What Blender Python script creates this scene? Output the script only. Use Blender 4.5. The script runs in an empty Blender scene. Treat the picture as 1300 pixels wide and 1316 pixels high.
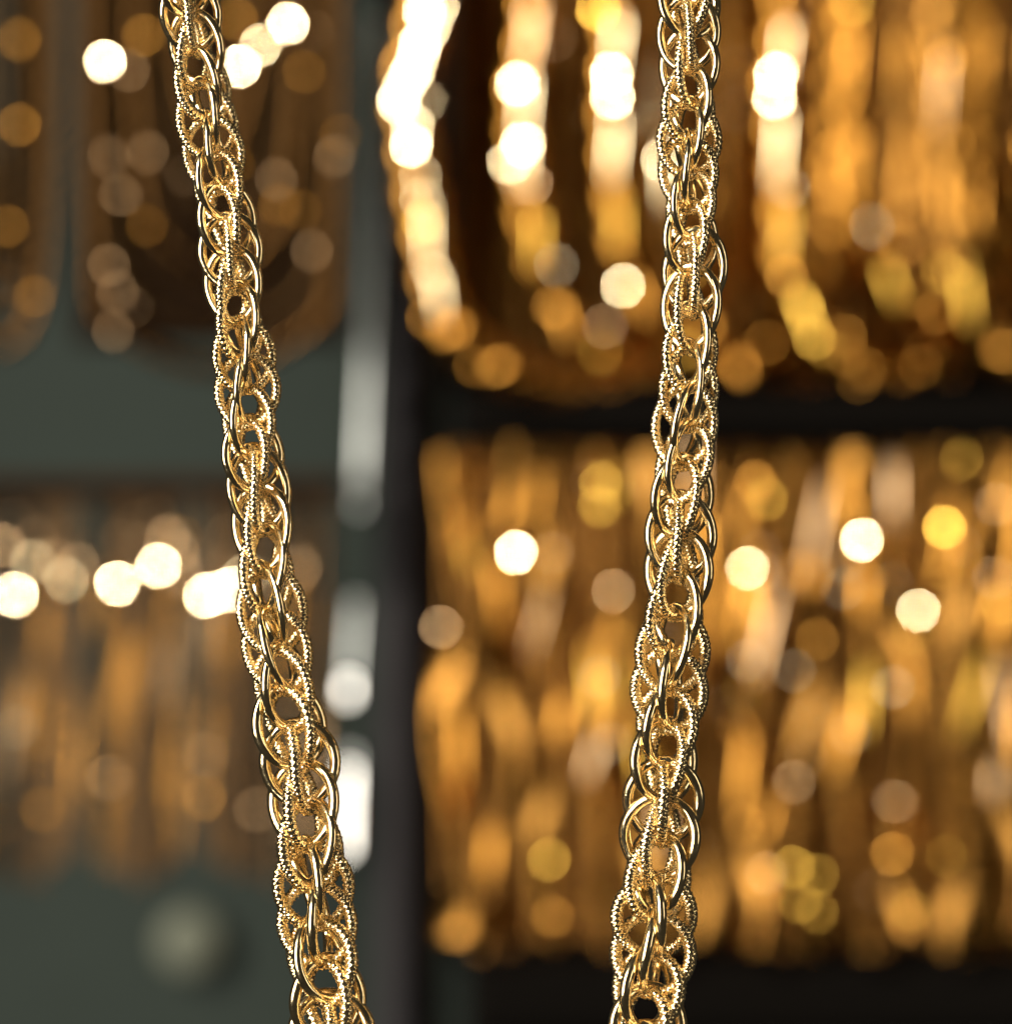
import bpy, math, random
from mathutils import Vector, Matrix

random.seed(7)
scene = bpy.context.scene
C = scene.collection
PI = math.pi

# ------------------------------------------------------------------ camera
S = 1e-4            # one photo pixel is a tenth of a millimetre on the plane of the chains
D1 = 0.70           # camera to the chains (y = 0)
CX, CY = 650.0, 658.0
cam_d = bpy.data.cameras.new('camera')
cam = bpy.data.objects.new('camera', cam_d); C.objects.link(cam)
cam.location = (0, -D1, 0); cam.rotation_euler = (PI/2, 0, 0)
cam_d.sensor_fit = 'HORIZONTAL'; cam_d.sensor_width = 36.0
cam_d.lens = 36.0 * D1 / (1300 * S)
W_, H_ = 1316*1011/1024, 1316
cam_d.clip_start = 0.01; cam_d.clip_end = 50
cam_d.dof.use_dof = True
cam_d.dof.focus_distance = D1 - 0.003
cam_d.dof.aperture_fstop = cam_d.lens / 20.0       # 20 mm entrance pupil
cam_d.dof.aperture_blades = 0
scene.camera = cam

# ------------------------------------------------------------------ light
world = bpy.data.worlds.new('World'); scene.world = world
world.use_nodes = True
bg = world.node_tree.nodes['Background']
bg.inputs['Color'].default_value = (1.0, 0.90, 0.74, 1); bg.inputs['Strength'].default_value = 0.030

KEY = Vector((-1.9, -1.9, 1.75))
def area(name, loc, target, size, power, col, shape='DISK', size_y=None):
    l = bpy.data.lights.new(name, 'AREA'); l.shape = shape; l.size = size
    if size_y: l.size_y = size_y
    l.energy = power; l.color = col
    o = bpy.data.objects.new(name, l); C.objects.link(o); o.location = loc
    o.rotation_euler = (Vector(target) - Vector(loc)).to_track_quat('-Z', 'Y').to_euler()
    return o
area('key_lamp', KEY, (0, .15, 0), 0.20, 130, (1.0, .93, .80))
SOFT = Vector((-1.35, -1.25, 0.25))
area('softbox', SOFT, (0, .05, 0), 1.1, 56, (1.0, .95, .86), 'RECTANGLE', 1.7)  # added softbox out of view, broadens the highlights on the links
area('fill_lamp', (1.6, -1.0, 0.3), (0, .1, 0), 0.35, 4, (1.0, .88, .70), 'RECTANGLE', 1.2)  # added fill lamp out of view, lifts the right rims

scene.view_settings.view_transform = 'Standard'
scene.view_settings.look = 'None'
scene.view_settings.exposure = 0.0
scene.view_settings.gamma = 1.0
scene.view_settings.use_curve_mapping = False
cy = scene.cycles
cy.use_denoising = True
cy.use_adaptive_sampling = False
cy.max_bounces = 6; cy.glossy_bounces = 4; cy.diffuse_bounces = 3
cy.sample_clamp_indirect = 6.0
cy.sample_clamp_direct = 0.0

# ------------------------------------------------------------------ helpers
def at(px, py, y=0.0):
    k = S * (D1 + y) / D1
    return Vector(((px - CX) * k, y, (CY - py) * k))
def sc(y): return S * (D1 + y) / D1

def mesh_obj(name, me, mat, parent=None):
    o = bpy.data.objects.new(name, me); C.objects.link(o)
    if mat is not None and len(me.materials) == 0: me.materials.append(mat)
    if parent is not None: o.parent = parent
    return o
def make_mesh(name, verts, faces, smooth=True, mat=None):
    me = bpy.data.meshes.new(name); me.from_pydata([tuple(v) for v in verts], [], faces); me.update()
    if smooth: me.polygons.foreach_set('use_smooth', [True]*len(me.polygons))
    if mat is not None: me.materials.append(mat)
    return me
def empty(name, loc):
    o = bpy.data.objects.new(name, None); C.objects.link(o); o.location = loc
    o.empty_display_size = 0.01
    return o
def tag(o, label=None, cat=None, group=None, kind=None):
    if label: o['label'] = label
    if cat: o['category'] = cat
    if group: o['group'] = group
    if kind: o['kind'] = kind
    return o

def material(name, col, metal, rough, noise_scale=0.0, rough_var=0.0, col_var=0.0, bump=0.0, bump_scale=1.0, aniso=None):
    m = bpy.data.materials.new(name); m.use_nodes = True
    nt = m.node_tree; b = nt.nodes['Principled BSDF']
    b.inputs['Metallic'].default_value = metal
    b.inputs['Roughness'].default_value = rough
    b.inputs['Base Color'].default_value = (*col, 1)
    if not metal: b.inputs['Specular IOR Level'].default_value = .06
    tc = nt.nodes.new('ShaderNodeTexCoord')
    if noise_scale:
        n = nt.nodes.new('ShaderNodeTexNoise'); n.inputs['Scale'].default_value = noise_scale; n.inputs['Detail'].default_value = 4
        nt.links.new(tc.outputs['Object'], n.inputs['Vector'])
        if rough_var:
            mr = nt.nodes.new('ShaderNodeMapRange')
            mr.inputs['From Min'].default_value = .3; mr.inputs['From Max'].default_value = .7
            mr.inputs['To Min'].default_value = max(.02, rough - rough_var); mr.inputs['To Max'].default_value = rough + rough_var
            nt.links.new(n.outputs['Fac'], mr.inputs['Value']); nt.links.new(mr.outputs['Result'], b.inputs['Roughness'])
        if col_var:
            mx = nt.nodes.new('ShaderNodeMix'); mx.data_type = 'RGBA'
            mx.inputs[6].default_value = (*[c*(1-col_var) for c in col], 1)
            mx.inputs[7].default_value = (*[min(1, c*(1+col_var)) for c in col], 1)
            nt.links.new(n.outputs['Fac'], mx.inputs[0]); nt.links.new(mx.outputs[2], b.inputs['Base Color'])
    if bump:
        n2 = nt.nodes.new('ShaderNodeTexNoise'); n2.inputs['Scale'].default_value = bump_scale; n2.inputs['Detail'].default_value = 3
        nt.links.new(tc.outputs['Object'], n2.inputs['Vector'])
        bp = nt.nodes.new('ShaderNodeBump'); bp.inputs['Strength'].default_value = bump; bp.inputs['Distance'].default_value = 0.0001
        nt.links.new(n2.outputs['Fac'], bp.inputs['Height']); nt.links.new(bp.outputs['Normal'], b.inputs['Normal'])
    return m

M = {}
M['gold_smooth'] = material('polished_gold', (0.95, 0.755, 0.435), 1, .16, 700, .08, .05, .35, 1300)
M['gold_tex'] = material('diamond_cut_gold', (0.95, 0.745, 0.415), 1, .18, 900, .05, .06)
M['board'] = material('grey_green_cloth', (0.027, 0.034, 0.029), 0, .85, 60, .05, .12, .3, 4000)
M['backing'] = material('shade_brown', (0.010, 0.0055, 0.0025), 0, .95, 60, .05, .2)  # flat dark brown standing for shade between the hanging strands
M['black'] = material('black_velvet', (0.0026, 0.0019, 0.0013), 0, .95, 60, .03, .2)
M['steel_dark'] = material('dark_grey_steel', (0.026, 0.024, 0.025), 0, .5, 40, .05, .1)
M['wood'] = material('dark_brown_wood', (0.022, 0.010, 0.004), 0, .6, 80, .05, .3)
M['steel'] = material('satin_steel', (0.66, 0.68, 0.64), 1, .40, 80, .05, .05)
M['steel_pol'] = material('polished_steel', (0.95, 0.93, 0.88), 1, .20)
M['amber'] = material('yellow_gold', (0.42, 0.185, 0.028), 1, .28, 120, .08, .2)
M['amber2'] = material('warm_gold', (0.40, 0.185, 0.036), 1, .27, 120, .08, .2)
M['strip'] = material('brown_yellow_gold', (0.27, 0.128, 0.026), 1, .27, 120, .08, .3)
M['trim'] = material('red_brown_wood', (0.045, 0.024, 0.012), 0, .6, 80, .05, .3)
M['copper'] = material('brown_gold', (0.30, 0.135, 0.031), 1, .36, 120, .08, .2)
M['gold_dim'] = material('shaded_gold', (0.045, 0.024, 0.009), 1, .33, 120, .08, .15)  # gold darkened in its base colour for the shade at left
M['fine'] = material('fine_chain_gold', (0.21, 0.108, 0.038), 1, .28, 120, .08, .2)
M['gold_dim2'] = material('shaded_warm_gold', (0.105, 0.050, 0.015), 1, .30, 120, .08, .15)  # lighter of the two golds with shade put into the colour
# tint and finish of the added glint plates, finish sets their brightness
TINT = {'W': (1.0, .82, .50), 'Y': (1.0, .60, .095), 'O': (.95, .445, .075), 'P': (.92, .60, .32), 'G': (.80, .70, .48)}
ROUGH = {5: .155, 4: .20, 3: .30, 2: .37, 1: .46}
def plate_mat(t, b):
    k = 'plate_%s_%d' % (t, b)
    if k not in M: M[k] = material(k, TINT[t], 1, ROUGH[b])
    return M[k]

def lerp(keys, x):
    if x <= keys[0][0]:
        (x0, *a), (x1, *b) = keys[0], keys[1]
    elif x >= keys[-1][0]:
        (x0, *a), (x1, *b) = keys[-2], keys[-1]
    else:
        for k in range(len(keys)-1):
            if keys[k][0] <= x <= keys[k+1][0]:
                (x0, *a), (x1, *b) = keys[k], keys[k+1]; break
    f = (x - x0) / (x1 - x0)
    r = [p + (q-p)*f for p, q in zip(a, b)]
    return r[0] if len(r) == 1 else r
def spline(pts, n=12):
    """Catmull-Rom through 2-d points"""
    P = [Vector(p) for p in pts]; P = [2*P[0]-P[1]] + P + [2*P[-1]-P[-2]]; out = []
    for i in range(1, len(P)-2):
        for j in range(n):
            t = j/n; a, b, c, d = P[i-1:i+3]
            out.append(.5*((2*b) + (c-a)*t + (2*a-5*b+4*c-d)*t*t + (3*b-a-3*c+d)*t**3))
    out.append(P[-2]); return out
def resample(pts, step):
    out = [pts[0].copy()]; need = step
    for a, b in zip(pts, pts[1:]):
        L = (b-a).length; pos = 0.0
        while L - pos >= need:
            pos += need; out.append(a.lerp(b, pos/L)); need = step
        need -= L - pos
    return out
def tube(path, rad, ns=10, cap=True):
    """path: 3-d points, rad(i, k): radius of section i at corner k"""
    V, F = [], []; n = len(path)
    for i, p in enumerate(path):
        t = (path[min(i+1, n-1)] - path[max(i-1, 0)]).normalized()
        f = Vector((0, -1, 0)); f = (f - t*f.dot(t)).normalized(); s = t.cross(f)
        for k in range(ns):
            a = 2*PI*k/ns; r = rad(i, k)
            V.append(p + (f*math.cos(a) + s*math.sin(a))*r)
    for i in range(n-1):
        for k in range(ns):
            F.append((i*ns+k, i*ns+(k+1) % ns, (i+1)*ns+(k+1) % ns, (i+1)*ns+k))
    if cap: F += [tuple(range(ns))[::-1], tuple(range((n-1)*ns, n*ns))]
    return V, F
def box(x0, x1, y0, y1, z0, z1, bev=0.0):
    """a box with chamfered vertical and horizontal front edges"""
    b = bev; V = []
    for (y, q) in ((y0, b), (y0+b, 0), (y1, 0)):
        V += [(x0+q, y, z0+q), (x1-q, y, z0+q), (x1-q, y, z1-q), (x0+q, y, z1-q)]
    F = [(0, 1, 2, 3), (11, 10, 9, 8)]
    for r in (0, 4):
        for k in range(4): F.append((r+k, r+4+k, r+4+(k+1) % 4, r+(k+1) % 4))
    return V, F

# ------------------------------------------------------------------ setting: board behind, shelves
BY = 0.375
a, b = at(-900, -700, BY), at(2200, 2000, BY)
o = mesh_obj('backdrop', make_mesh('backdrop', *box(a.x, b.x, BY, BY+.006, b.z, a.z), smooth=False), M['board'])
tag(o, 'grey green cloth board behind the hanging jewellery', kind='structure')

def slab(name, px0, px1, py0, py1, y, depth, mat, bev=.0012):
    p, q = at(px0, py1, y), at(px1, py0, y)
    return mesh_obj(name, make_mesh(name, *box(p.x, q.x, y, y+depth, p.z, q.z, bev), smooth=False), mat)

o = slab('backing_board', 578, 1420, -240, 505, .350, .012, M['backing'])  # added sheet, its dark colour is the shade among the garlands
tag(o, 'dark brown velvet board added as shade behind the upper row of gold garlands', 'board')
o = slab('backing_board', 585, 1420, 578, 1238, .320, .012, M['backing'])  # added sheet, same painted shade for the lower row
tag(o, 'dark brown velvet board added as shade behind the lower row of twisted gold strips', 'board')
o = slab('display_bar', 585, 1420, 502, 570, .285, .045, M['black'], .003)
tag(o, 'black horizontal bar between the two rows of gold', 'bar')
o = slab('display_bar', 600, 1420, 1240, 1340, .275, .045, M['black'], .003)  # added bar, keeps the unseen strip below the row dark
tag(o, 'added black horizontal bar under the lower row of twisted gold strips', 'bar')
o = slab('display_bar', -120, 440, 612, 640, .276, .030, M['wood'], .002)
tag(o, 'dark brown wooden bar holding the fine chains at lower left', 'bar')
o = slab('backing_board', 95, 445, -240, 440, .292, .010, M['wood'])
tag(o, 'dark brown board behind the dim looped necklaces at upper left', 'board')

# post with its bright edge
post = empty('metal_post', at(505, 1400, .30))
tag(post, 'dark grey metal post with a bright steel edge between left and right displays', 'post')
def post_part(name, V, F, mat, smooth=False):
    off = post.location
    return mesh_obj(name, make_mesh(name, [Vector(v)-off for v in V], F, smooth), mat, post)
def pslab(px0, px1, py0, py1, y, depth, bev=.0012):
    p, q = at(px0, py1, y), at(px1, py0, y); return box(p.x, q.x, y, y+depth, p.z, q.z, bev)
post_part('body', *pslab(482, 540, -240, 1560, .300, .05, .003), M['steel_dark'])
post_part('wood_trim', *pslab(541, 566, -240, 1560, .306, .04, .002), M['trim'])
def half_normal(P):
    return ((KEY-P).normalized() + (Vector((0, -D1, 0))-P).normalized()).normalized()
def strip(px0, py0, px1, py1, w, y, mat, name='edge_strip', skew=0.0):
    """a long slightly rounded metal strip turned a little to the left of the post"""
    n = 14; V, F = [], []
    for i in range(n+1):
        f = i/n; c = at(px0+(px1-px0)*f, py0+(py1-py0)*f, y)
        nn = ((SOFT-c).normalized() + (Vector((0, -D1, 0))-c).normalized()); nn.z = 0; nn.normalize()
        nn = Matrix.Rotation(math.radians(skew*(1-f)**1.5), 3, 'Z') @ nn
        s = Vector((0, 0, 1)).cross(nn).normalized()*-1
        for k, (u, d) in enumerate(((-1, -.25), (-.7, 0), (0, .012), (.7, 0), (1, -.25), (1, -1.1), (-1, -1.1))):
            V.append(c + s*u*w*sc(y)/2 + nn*d*w*sc(y)/2)
    for i in range(n):
        for k in range(7): F.append((i*7+k, i*7+(k+1) % 7, (i+1)*7+(k+1) % 7, (i+1)*7+k))
    F += [tuple(range(7))[::-1], tuple(range(n*7, n*7+7))]
    return post_part(name, V, F, mat, False)
strip(488, 20, 461, 655, 9, .299, M['steel'], skew=34)
strip(457, 770, 449, 868, 9, .299, M['steel'], skew=12)
strip(448, 874, 447, 898, 14, .296, M['steel_pol'])  # polished piece added for a glint on the edge
strip(450, 968, 449, 985, 11, .299, M['steel'])
strip(449, 987, 445, 1095, 13, .296, M['steel_pol'])  # longer polished piece added for the lower glints

# ------------------------------------------------------------------ hanging gold behind: strands and the added glint plates on them
STRANDS = []     # (object, px path, radius px, depth)
def strand(name, pts, r, y, mat, label, cat, group=None, lobes=3, pitch=55.0, ridge=.34, parent=None, back=0.0):
    p2 = resample(spline(pts), max(3.0, r*.30)); m = len(p2)
    def dep(i):                                   # the far leg of a loop hangs further back
        f = min(1, max(0, (i/m-.35)/.4)); return y + back*f*f*(3-2*f)
    p2 = [Vector((p.x, p.y, dep(i))) for i, p in enumerate(p2)]
    path = [at(p.x, p.y, p.z) for p in p2]
    root_loc = path[0] if parent is None else parent.location
    step = (path[1]-path[0]).length; k0 = sc(y)
    ns = 14; ph = random.random()*6
    def rad(i, k):
        a = 2*PI*k/ns
        return r*k0*(1 - ridge + ridge*abs(math.cos(lobes*.5*(a + ph + 2*PI*i*step/(pitch*k0*lobes)))) + .04*math.sin(i*1.7+k*2.3))
    V, F = tube([q-root_loc for q in path], rad, ns)
    o = mesh_obj(name, make_mesh(name, V, F), mat, parent)
    if parent is None:
        o.location = root_loc
        tag(o, label, cat, group)
    STRANDS.append((o, p2, r, y, root_loc, .0005 if r > 15 else .005))
    return o

garl = 'thick gold garlands in the upper right row'
strand('gold_garland', [(548,-220),(540,30),(522,110),(530,200),(547,300),(568,390),(615,455),(700,492),(800,485),(880,430),(925,330),(935,200),(935,-220)], 30, .278, M['amber2'],
       'leftmost thick gold garland, next to the grey post, with brightest highlights', 'necklace', garl, back=.034)
strand('gold_garland', [(695,-220),(682,40),(668,130),(675,230),(692,330),(730,410),(800,450),(870,435),(930,370),(960,250),(965,-220)], 26, .289, M['amber'],
       'second thick gold garland from the grey post', 'necklace', garl, back=.034)
strand('gold_garland', [(792,-220),(790,60),(786,130),(790,220),(806,330),(850,420),(930,470),(1010,440),(1060,340),(1075,200),(1075,-220)], 27, .287, M['amber'],
       'third thick gold garland from the post, just left of the right chain', 'necklace', garl, back=.034)
strand('gold_garland', [(850,-220),(846,100),(852,210),(870,330),(915,430),(1000,488),(1090,470),(1150,380),(1165,200),(1165,-220)], 25, .296, M['amber2'],
       'fourth thick gold garland, behind the right chain', 'necklace', garl, back=.034)
strand('gold_garland', [(1012,-220),(1006,60),(996,120),(1006,220),(1012,340),(1048,425),(1115,478),(1200,460),(1245,370),(1255,200),(1255,-220)], 28, .285, M['amber'],
       'thick gold garland right of the right chain with bright yellow highlights', 'necklace', garl, back=.034)
strand('gold_garland', [(1095,-220),(1092,80),(1098,220),(1135,340),(1200,400),(1265,385),(1310,300),(1330,150),(1330,-220)], 26, .292, M['amber'],
       'narrow looped gold garland near the upper right corner', 'necklace', garl, back=.034)
strand('gold_garland', [(1215,-220),(1208,80),(1215,230),(1245,380),(1300,465),(1380,480),(1420,400),(1430,-220)], 28, .288, M['amber2'],
       'rightmost thick gold garland, cut by the right edge', 'necklace', garl, back=.034)

def curtain(x0, x1, py0, py1, y, dx, r, mats, label, name='chain_curtain'):  # added back chains, a brown fill for the gaps between strands
    e = empty(name, at((x0+x1)/2, py0, y)); tag(e, label, 'chains')
    x = x0
    while x < x1:
        yb = py1 + random.uniform(-25, 5)
        strand('fine_chain', [(x, py0), (x+random.uniform(-3, 3), py0*.6+yb*.4), (x+random.uniform(-3, 3), py0*.3+yb*.7), (x, yb)], r, y+random.uniform(-.004, .004),
               random.choice(mats), None, None, None, 2, 22, .4, e)
        x += dx*random.uniform(.8, 1.3)
    return e
curtain(584, 1400, -220, 490, .324, 19, 8, [M['copper']], 'added curtain of brown gold chains filling the gaps behind the garlands at upper right')
curtain(580, 1400, 576, 1225, .306, 18, 8, [M['copper'], M['copper'], M['amber2']], 'added curtain of brown gold chains filling the gaps behind the twisted strips at lower right')
CURT = list(STRANDS); STRANDS[:] = [q for q in STRANDS if q[0].name.startswith('gold_garland')]

# looped dim necklaces, upper left
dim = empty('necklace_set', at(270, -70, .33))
tag(dim, 'set of dim looped gold necklaces, shade put into their colour, behind the left chain', 'necklaces')
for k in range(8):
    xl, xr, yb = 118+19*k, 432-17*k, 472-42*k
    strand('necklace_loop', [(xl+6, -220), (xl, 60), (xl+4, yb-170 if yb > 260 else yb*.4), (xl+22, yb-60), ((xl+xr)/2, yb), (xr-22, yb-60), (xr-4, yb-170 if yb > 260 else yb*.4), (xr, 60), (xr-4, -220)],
           11, .268+.002*(k % 3), M['gold_dim2'] if k % 3 == 0 else M['gold_dim'], None, None, None, 3, 26, .3, dim)
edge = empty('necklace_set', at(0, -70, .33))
tag(edge, 'dim copper toned looped necklaces, shade put into their colour, at the left edge', 'necklaces')
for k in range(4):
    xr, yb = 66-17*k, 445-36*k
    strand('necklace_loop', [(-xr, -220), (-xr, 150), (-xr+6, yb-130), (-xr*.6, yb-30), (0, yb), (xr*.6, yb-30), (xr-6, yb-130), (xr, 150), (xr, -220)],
           10, .268+.002*(k % 3), M['gold_dim2'] if k % 2 == 0 else M['gold_dim'], None, None, None, 3, 26, .3, edge)
# fine chains, lower left
for (x0, x1, lab) in ((-70, 104, 'bundle of fine gold chains hanging at the lower left edge'),
                      (126, 240, 'bundle of fine gold chains between the left edge bundle and the left chain'),
                      (262, 425, 'bundle of fine gold chains hanging behind the left chain')):
    e = empty('chain_bundle', at((x0+x1)/2, 640, .33)); tag(e, lab, 'chains', 'bundles of fine chains at lower left')
    x = x0 + 5
    while x < x1:
        yb = 1132 - 42*abs((x-(x0+x1)/2)/((x1-x0)/2))**2.5 + random.uniform(-8, 8)
        strand('fine_chain', [(x, 636), (x+random.uniform(-2, 2), 760), (x+random.uniform(-2, 2), 950), (x, yb)], 4.6, (.294 if x1 < 260 else .296)+random.uniform(-.003, .006),
               random.choice([M['gold_dim2'], M['gold_dim'], M['fine'], M['fine']]), None, None, None, 2, 12, .35, e)
        x += random.uniform(10, 16)

# twisted gold strips, lower right
def twisted(px, y, w, ph, per, mat, label, py0=574, py1=1196, hand=1):
    k0 = sc(y); top = at(px, py0, y); n = 200; V, F = [], []
    for i in range(n+1):
        f = i/n; py = py0 + (py1-py0)*f
        c = at(px + 7*math.sin(f*9+ph), py, y) - top
        a = ph + hand*2*PI*(py-py0)/per; u = Vector((math.cos(a), math.sin(a), 0)); v = Vector((-math.sin(a), math.cos(a), 0))
        for (p, q) in ((-1, 0), (-.6, .14), (0, .20), (.6, .14), (1, 0), (.6, -.14), (0, -.20), (-.6, -.14)):
            wob = 1 + .05*math.sin(i*1.9) + random.uniform(-.03, .03)
            V.append(c + (u*p + v*q)*w*k0*wob)
    for i in range(n):
        for k in range(8): F.append((i*8+k, i*8+(k+1) % 8, (i+1)*8+(k+1) % 8, (i+1)*8+k))
    F += [tuple(range(8))[::-1], tuple(range(n*8, n*8+8))]
    o = mesh_obj('twisted_strip', make_mesh('twisted_strip', V, F), mat); o.location = top
    tag(o, label, 'necklace', 'twisted gold strips in the lower right row')
    STRANDS.append((o, [Vector((px, py0 + j*6, y)) for j in range(int((py1-py0)/6))], w*.75, y, top, -w*1.02*k0))
ORD = 'first second third fourth fifth sixth seventh eighth ninth tenth eleventh twelfth thirteenth fourteenth fifteenth'.split()
px = 584
for i in range(12):
    twisted(px, .272 + .004*(i % 2), random.uniform(22, 32), 2.3*i, random.uniform(600, 1100), M['strip'] if i % 3 else M['amber2'],
            ORD[i] + ' twisted gold strip from the grey post in the lower right row', 574+random.uniform(-8, 12), 1212+random.uniform(-14, 14), (1, -1, 1, 1, -1)[i % 5])
    px += random.uniform(58, 70)

# made-up domed plates, turned to the lamp to give the blurred glints
PLATES = {}
def plate_mesh(mat, dome):
    key = (mat.name, dome)
    if key in PLATES: return PLATES[key]
    V, F = [(0, 0, 0)], []; R = 12
    rings = [(.5, 0), (1.0, 0), (1.0, -.25)]
    tan = math.tan(math.radians(dome))
    for (r, dz) in rings:
        for k in range(R):
            a = 2*PI*k/R; z = -.5*tan*r*r + dz
            V.append((r*math.cos(a), r*math.sin(a), z))
    for k in range(R): F.append((0, 1+k, 1+(k+1) % R))
    for q in range(2):
        for k in range(R): F.append((1+q*R+k, 1+(q+1)*R+k, 1+(q+1)*R+(k+1) % R, 1+q*R+(k+1) % R))
    F.append(tuple(1+2*R+k for k in range(R))[::-1])
    me = make_mesh('plate', V, F, False, mat); PLATES[key] = me
    for p in me.polygons:
        if p.index < R*2: p.use_smooth = True
    return me
def plate(px, py, b, t='W', size=10.5, length=None, lean=None):
    best = None
    for (o, p2, r, y, loc, fr) in STRANDS:
        for q in p2[::2]:
            d = (q.x-px)**2 + (q.y-py)**2
            d = math.sqrt(d) - r
            if best is None or d < best[0]: best = (d, o, q, r, y, loc, fr)
    d, o, q, r, y, loc, fr = best
    y = q.z; v = Vector((px-q.x, py-q.y))
    if v.length > r*.85: v = v.normalized()*r*.85
    yy = y - math.sqrt(max(0.0, 1-(v.length/r)**2))*r*sc(y)*.92 - fr
    if fr < 0: yy = y + fr
    c = at(q.x+v.x, q.y+v.y, yy)
    n = half_normal(c)
    me = plate_mesh(plate_mat(t, b), {5: 2, 4: 3, 3: 5, 2: 8, 1: 12}[b])
    w = mesh_obj('glint_plate', me, None, o)  # added part, there only for its glint
    k = size*sc(yy)/2; e = 1.0 if b >= 4 else random.uniform(.45, 1.0); kx, ky = (k*e, k/e) if random.random() < .7 else (k/e, k*e)
    if length: kx, ky = k, length*sc(yy)/2
    lean = random.uniform(-.5, .5) if lean is None else lean
    w.matrix_local = Matrix.Translation(c-loc) @ n.to_track_quat('Z', 'Y').to_matrix().to_4x4() @ Matrix.Rotation(lean, 4, 'Z') @ Matrix.Diagonal((kx, ky, k, 1))
GL = '''135 78 5 W;370 30 5 W;335 58 4 W;308 85 5 W;25 50 2 O;25 160 2 O;185 45 2 O;165 90 1 P;190 195 1 P;140 200 1 P;155 250 1 P;140 340 1 P;150 375 1 P;145 425 1 P
400 322 1 P;355 230 1 P;430 200 1 P;300 25 2 O;45 380 1 O;10 290 1 O
22 663 2 P;20 765 5 W;42 722 3 W;68 720 2 P;160 690 2 P;200 660 2 P;175 670 2 P;150 750 5 W;203 727 5 W;228 708 2 P;265 765 5 W;297 758 5 W;290 690 2 P;20 935 1 G;265 970 1 P;258 1025 2 O;140 1000 1 P;55 1040 1 O;330 1040 1 P;345 700 2 P;85 745 3 W;110 725 2 P;180 700 3 P;215 690 3 P;240 735 2 P;320 740 3 W;350 755 2 P;385 730 2 P;5 700 3 P;45 690 2 P
545 15 5 W;562 8 4 W;552 35 4 W;536 75 4 W;518 112 4 W;545 130 3 W;540 225 3 W;541 255 3 W;540 55 5 W;528 95 5 W;512 130 5 W;530 160 4 W;528 187 5 W;543 285 3 Y;550 305 3 W;556 350 3 W;567 385 3 W;540 410 2 O;570 425 2 O
680 20 3 P;683 60 3 W;665 108 5 W;676 148 4 W;672 185 5 W;655 208 4 W;682 235 3 P;610 470 1 O;690 290 2 Y
765 12 4 Y;795 40 3 W;785 95 5 W;787 125 5 W;790 160 3 W;790 210 2 P;842 115 5 W;852 205 4 W;800 367 4 W;785 408 2 P;715 340 2 G;710 395 2 O;880 350 2 Y
1010 45 3 W;997 95 5 W;995 125 5 W;1002 165 3 W;1007 212 4 Y;1012 240 3 W;1010 300 2 P;1010 355 3 O;1036 405 3 Y;1046 435 3 Y;1090 425 2 O;1088 455 2 O;985 440 1 O
1075 25 2 O;1095 5 3 Y;1100 85 3 P;1078 135 2 O;1215 75 3 O;1190 60 1 O;945 85 1 P;945 140 1 P;1120 290 2 W;1185 265 1 O;1230 280 1 O;1195 350 2 Y;1235 380 2 O;1290 60 1 O;1205 400 2 O
663 710 5 W;710 710 1 P;772 620 3 Y;770 650 3 Y;563 805 3 P;640 750 2 O;795 760 3 P;770 870 1 G;705 1105 3 Y;710 1178 2 O;990 640 3 Y;970 620 3 O;960 730 4 W;978 735 2 P;930 782 2 O;1107 694 5 W;1213 677 4 Y;1080 755 1 G;1125 750 2 O;1187 785 4 W;1280 648 2 P;1265 743 2 P;1285 775 3 Y
1020 862 1 G;1135 885 2 G;1020 1005 2 P;950 1058 2 O;1015 1115 3 Y;1065 1125 2 Y;1028 1160 2 Y;1055 1170 2 Y;1150 1030 2 P;1138 1098 3 O;1272 1020 2 P;1170 1170 1 Y;1235 590 2 Y;1100 600 1 O;1200 730 2 Y;1060 820 2 O'''
for s in GL.replace('\n', ';').split(';'):
    x, y_, b_, t_ = s.split(); plate(float(x), float(y_), int(b_), t_)
# long bars added for streaks of light along the strands: px py length finish tint lean
BARS = '''548 285 130 2 W -.12;562 365 90 2 W -.2;585 420 80 1 O -.6;640 470 90 1 O -1.2;682 40 120 2 P .1;675 120 130 2 W 0;672 200 90 2 W 0;690 300 90 1 Y -.1;720 400 90 1 O -.4;770 445 80 1 Y -1.0
793 45 120 2 W 0;789 180 110 2 W 0;795 280 80 1 Y -.1;820 375 80 1 O -.4;880 445 90 1 Y -1.0;848 100 140 2 W 0;856 215 110 2 W -.1;905 420 80 1 O -.5;950 470 90 1 O -1.2
1010 50 120 2 P .05;1002 170 150 2 W 0;1010 290 120 1 Y 0;1030 390 90 2 Y -.4;1058 445 70 1 Y -.7;1095 60 140 1 O 0;1100 190 110 1 O 0;1140 350 90 1 Y -.4;1190 400 80 1 O -.9;1212 90 160 1 P 0;1214 230 120 1 O 0;1240 370 100 1 Y -.2;1285 450 90 1 O -.7;1110 475 90 1 O -1.3;1180 470 90 1 O 1.2;1250 280 120 1 O 0;930 250 110 1 O 0;1075 220 120 1 O 0;1165 200 120 1 O 0
1330 60 100 1 O 0;1260 60 120 1 O 0;1160 60 120 1 O 0;935 60 120 1 O 0'''
for s in BARS.replace('\n', ';').split(';'):
    x, y_, l_, b_, t_, r_ = s.split()
    if abs(float(r_)) > .45: plate(float(x), float(y_), 1, t_, random.uniform(12, 22)); plate(float(x)+random.uniform(-30, 30), float(y_)+random.uniform(-20, 15), 1, 'O', random.uniform(6, 16))
    else: plate(float(x), float(y_), int(b_), t_, random.uniform(5, 8), float(l_), -float(r_))
for k in range(50):
    plate(random.uniform(575, 1310), random.triangular(585, 1195, 640), 1, random.choice('OYOOOP'), random.uniform(3, 8), random.uniform(40, 130), random.uniform(-.25, .25))
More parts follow.
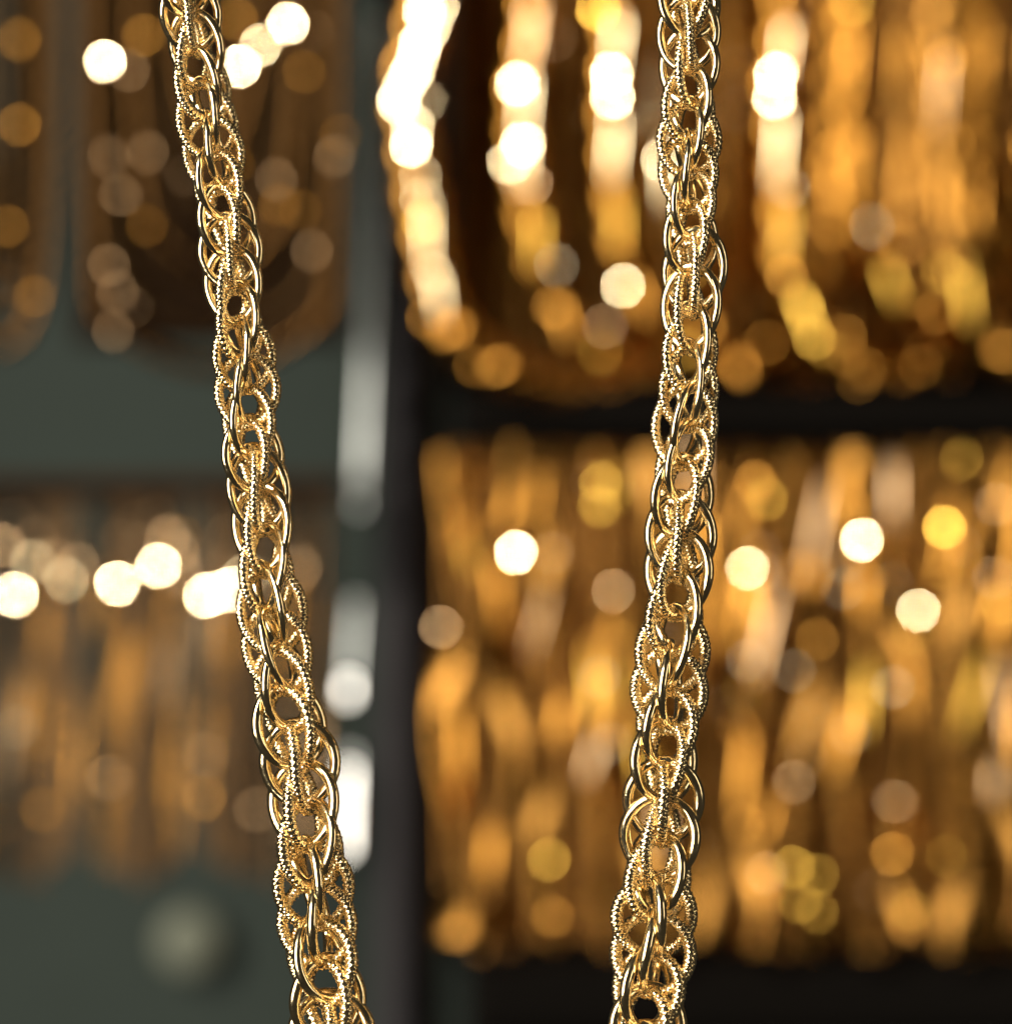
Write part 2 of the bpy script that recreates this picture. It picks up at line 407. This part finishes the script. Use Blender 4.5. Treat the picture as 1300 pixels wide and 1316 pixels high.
for k in range(36):
    plate(random.uniform(585, 1300), random.uniform(590, 1190), random.choice((1, 1, 2)), random.choice('OYOPG'), random.uniform(4, 10))
for k in range(12):
    plate(random.uniform(890, 1300), random.uniform(0, 480), random.choice((1, 1, 2)), random.choice('OYOO'), random.uniform(6, 13))
for k in range(10):
    plate(random.uniform(105, 440), random.uniform(20, 440), 1, random.choice('OOP'), random.uniform(5, 9))
for k in range(24):
    plate(random.uniform(0, 420), random.uniform(760, 1050), 1, random.choice('POO'), random.uniform(1.0, 2.2), random.uniform(90, 190), random.uniform(-.03, .03))
for k in range(14):
    plate(random.uniform(0, 420), random.uniform(660, 1100), 1, random.choice('OPO'), random.uniform(4, 8))

KEEP = list(STRANDS)
STRANDS[:] = [q for q in CURT if q[0].name.startswith('fine_chain')]
for k in range(46):
    plate(random.uniform(590, 1310), random.uniform(0, 480), random.choice((1, 2, 2, 3)), random.choice('OYOP'), random.uniform(4, 9))
for k in range(26):
    plate(random.uniform(600, 1310), random.uniform(590, 1190), random.choice((1, 2, 3)), random.choice('OYOP'), random.uniform(4, 8))
STRANDS[:] = KEEP

# pale stud added for a blurred spot of light, painted pale
V, F = [], []
for (r, d) in ((0, -.010), (30, -.010), (40, -.008), (43, -.005), (43, 0)):
    for k in range(20):
        a = 2*PI*k/20; V.append((r*sc(BY)*math.cos(a), d*.6, r*sc(BY)*math.sin(a)))
for q in range(4):
    for k in range(20): F.append((q*20+k, q*20+(k+1) % 20, (q+1)*20+(k+1) % 20, (q+1)*20+k))
o = mesh_obj('light_disc', make_mesh('light_disc', V, F), material('pale_light_spot', (.115, .12, .09), 0, .5, 50, .05, .1))  # pale colour imitates an out-of-focus light disc
o.location = at(247, 1210, BY)
tag(o, 'pale round stud for a blurred light spot on the grey green board at lower left', 'disc')

# ------------------------------------------------------------------ the two chains
LA, LB, RW = 48.0, 39.2, 6.15      # half length, half width of the link's centre line, wire radius, in pixels
def link_centre(t, a, b, e=1.92):
    c, s = math.cos(t), math.sin(t)
    return Vector((b*math.copysign(abs(c)**(2/e), c), 0, a*math.copysign(abs(s)**(2/e), s)))
def link_mesh(name, nu, nv, rfun, bow, seed, mat):
    rnd = random.Random(seed); V, F = [], []
    N = 720; raw = [link_centre(2*PI*i/N, LA, LB) for i in range(N)]
    L = [0.0]
    for i in range(N): L.append(L[-1] + (raw[(i+1) % N]-raw[i]).length)
    tot = L[-1]; pts = []; j = 0
    for i in range(nu):
        d = tot*i/nu
        while L[j+1] < d: j += 1
        pts.append(raw[j].lerp(raw[(j+1) % N], (d-L[j])/(L[j+1]-L[j])))
    for i in range(nu):
        p = pts[i].copy(); t = (pts[(i+1) % nu]-pts[i-1]).normalized()
        n = Vector((0, 1, 0)); s = t.cross(n)
        p.y += bow*(p.z/LA)*(p.x/LB)
        for k in range(nv):
            a = 2*PI*k/nv
            r = rfun(i, k, i/nu, k/nv, rnd, tot)
            V.append((p + (s*math.cos(a) + n*math.sin(a))*r)*S)
    for i in range(nu):
        for k in range(nv):
            F.append((i*nv+k, i*nv+(k+1) % nv, ((i+1) % nu)*nv+(k+1) % nv, ((i+1) % nu)*nv+k))
    return make_mesh(name, V, F, True, mat)
def r_smooth(i, k, u, v, rnd, tot):
    return RW*(1 + .03*math.sin(2*PI*u*3+1) + .05*math.cos(4*PI*v))
def r_cut(m, n):
    def f(i, k, u, v, rnd, tot):
        p = u*m + v*n; q = u*(m*1.75) - v*(n-1)
        p, q = p % 1.0, q % 1.0
        h = (math.cos(2*PI*p)+math.cos(2*PI*q))*.5            # oblique lattice of pips
        h = max(-.30, h)
        jit = math.sin(int(u*m + v*n + .5)*12.99 + int(u*m*1.75 - v*(n-1) + 50.5)*78.23)
        return RW*(1.06 + (.155 + .06*jit)*h + rnd.uniform(-.012, .012))
    return f
SM = [link_mesh('smooth_link', 96, 18, r_smooth, bw, 3, M['gold_smooth']) for bw in (5.0, 7.0, 3.0)]
TX = [link_mesh('textured_link', 420, 34, r_cut(mm, 4), bw, 11+mm, M['gold_tex']) for (mm, bw) in ((38, 5.0), (42, 7.0), (46, 3.0))]

def chain(name, label, axis, phase, width, y_off, seed):
    rnd = random.Random(seed)
    root = empty(name, at(axis[0][1], axis[0][0], y_off)); tag(root, label, 'chain')
    inv = [(ph, y) for (y, ph) in phase]
    step = 180/7; th = -154.3
    n = 0
    while True:
        py = lerp(inv, th)
        if py > 1520: break
        if py > -200:
            px = lerp(axis, py); w = lerp(width, py)
            pitch = lerp(inv, th+step) - py
            sx = (w - 2)/90.0; sz = pitch/45.0
            t = (at(lerp(axis, py+60), py+60) - at(lerp(axis, py-60), py-60)).normalized()   # downwards
            for kind in (0, 1):
                ang = math.radians(th + 90*kind + rnd.gauss(0, 5.0))
                zoff = (-2.5 if kind == 0 else 3.0) + rnd.gauss(0, 1.2)
                u = Vector((math.cos(ang), -math.sin(ang), 0)); u = (u - t*u.dot(t)).normalized()
                up = -t; v = up.cross(u)
                R = Matrix((u, v, up)).transposed()
                tilt = Matrix.Rotation(rnd.gauss(0, math.radians(4.5)), 3, 'Y') @ Matrix.Rotation(rnd.gauss(0, math.radians(4.5)), 3, 'X')
                c = at(px + rnd.gauss(0, 1.2), py + zoff) + Vector((0, y_off + rnd.gauss(0, 1.2)*S, 0)) - root.location
                me = rnd.choice(SM if kind == 0 else TX)
                o = mesh_obj('smooth_link' if kind == 0 else 'textured_link', me, None, root)
                o.matrix_local = Matrix.Translation(c) @ (R @ tilt).to_4x4() @ Matrix.Diagonal((sx*rnd.uniform(.95, 1.05), sx, sz*rnd.uniform(.98, 1.03), 1))
        th += step; n += 1
    return root
chain('gold_chain', 'thick gold chain of smooth and beaded links slanting down left of the grey post',
      [(-60, 232), (0, 240), (50, 248), (150, 267), (300, 294), (450, 312), (600, 328), (800, 350), (980, 383), (1190, 409), (1420, 436)],
      [(-285, -180), (20, 0), (325, 180), (630, 360), (985, 540), (1335, 720), (1690, 900)],
      [(0, 85), (600, 88), (800, 93), (1000, 107), (1200, 113), (1420, 117)], 0.0, 5)
chain('gold_chain', 'thick gold chain of smooth and beaded links hanging nearly straight at right',
      [(-60, 884), (50, 885), (220, 886), (350, 890), (520, 883), (680, 875), (860, 862), (1000, 853), (1190, 840), (1420, 823)],
      [(-260, -180), (45, 0), (350, 180), (690, 360), (1030, 540), (1370, 720), (1710, 900)],
      [(0, 88), (220, 84), (520, 85), (680, 93), (860, 100), (1000, 105), (1190, 115), (1420, 119)], 0.0, 9)
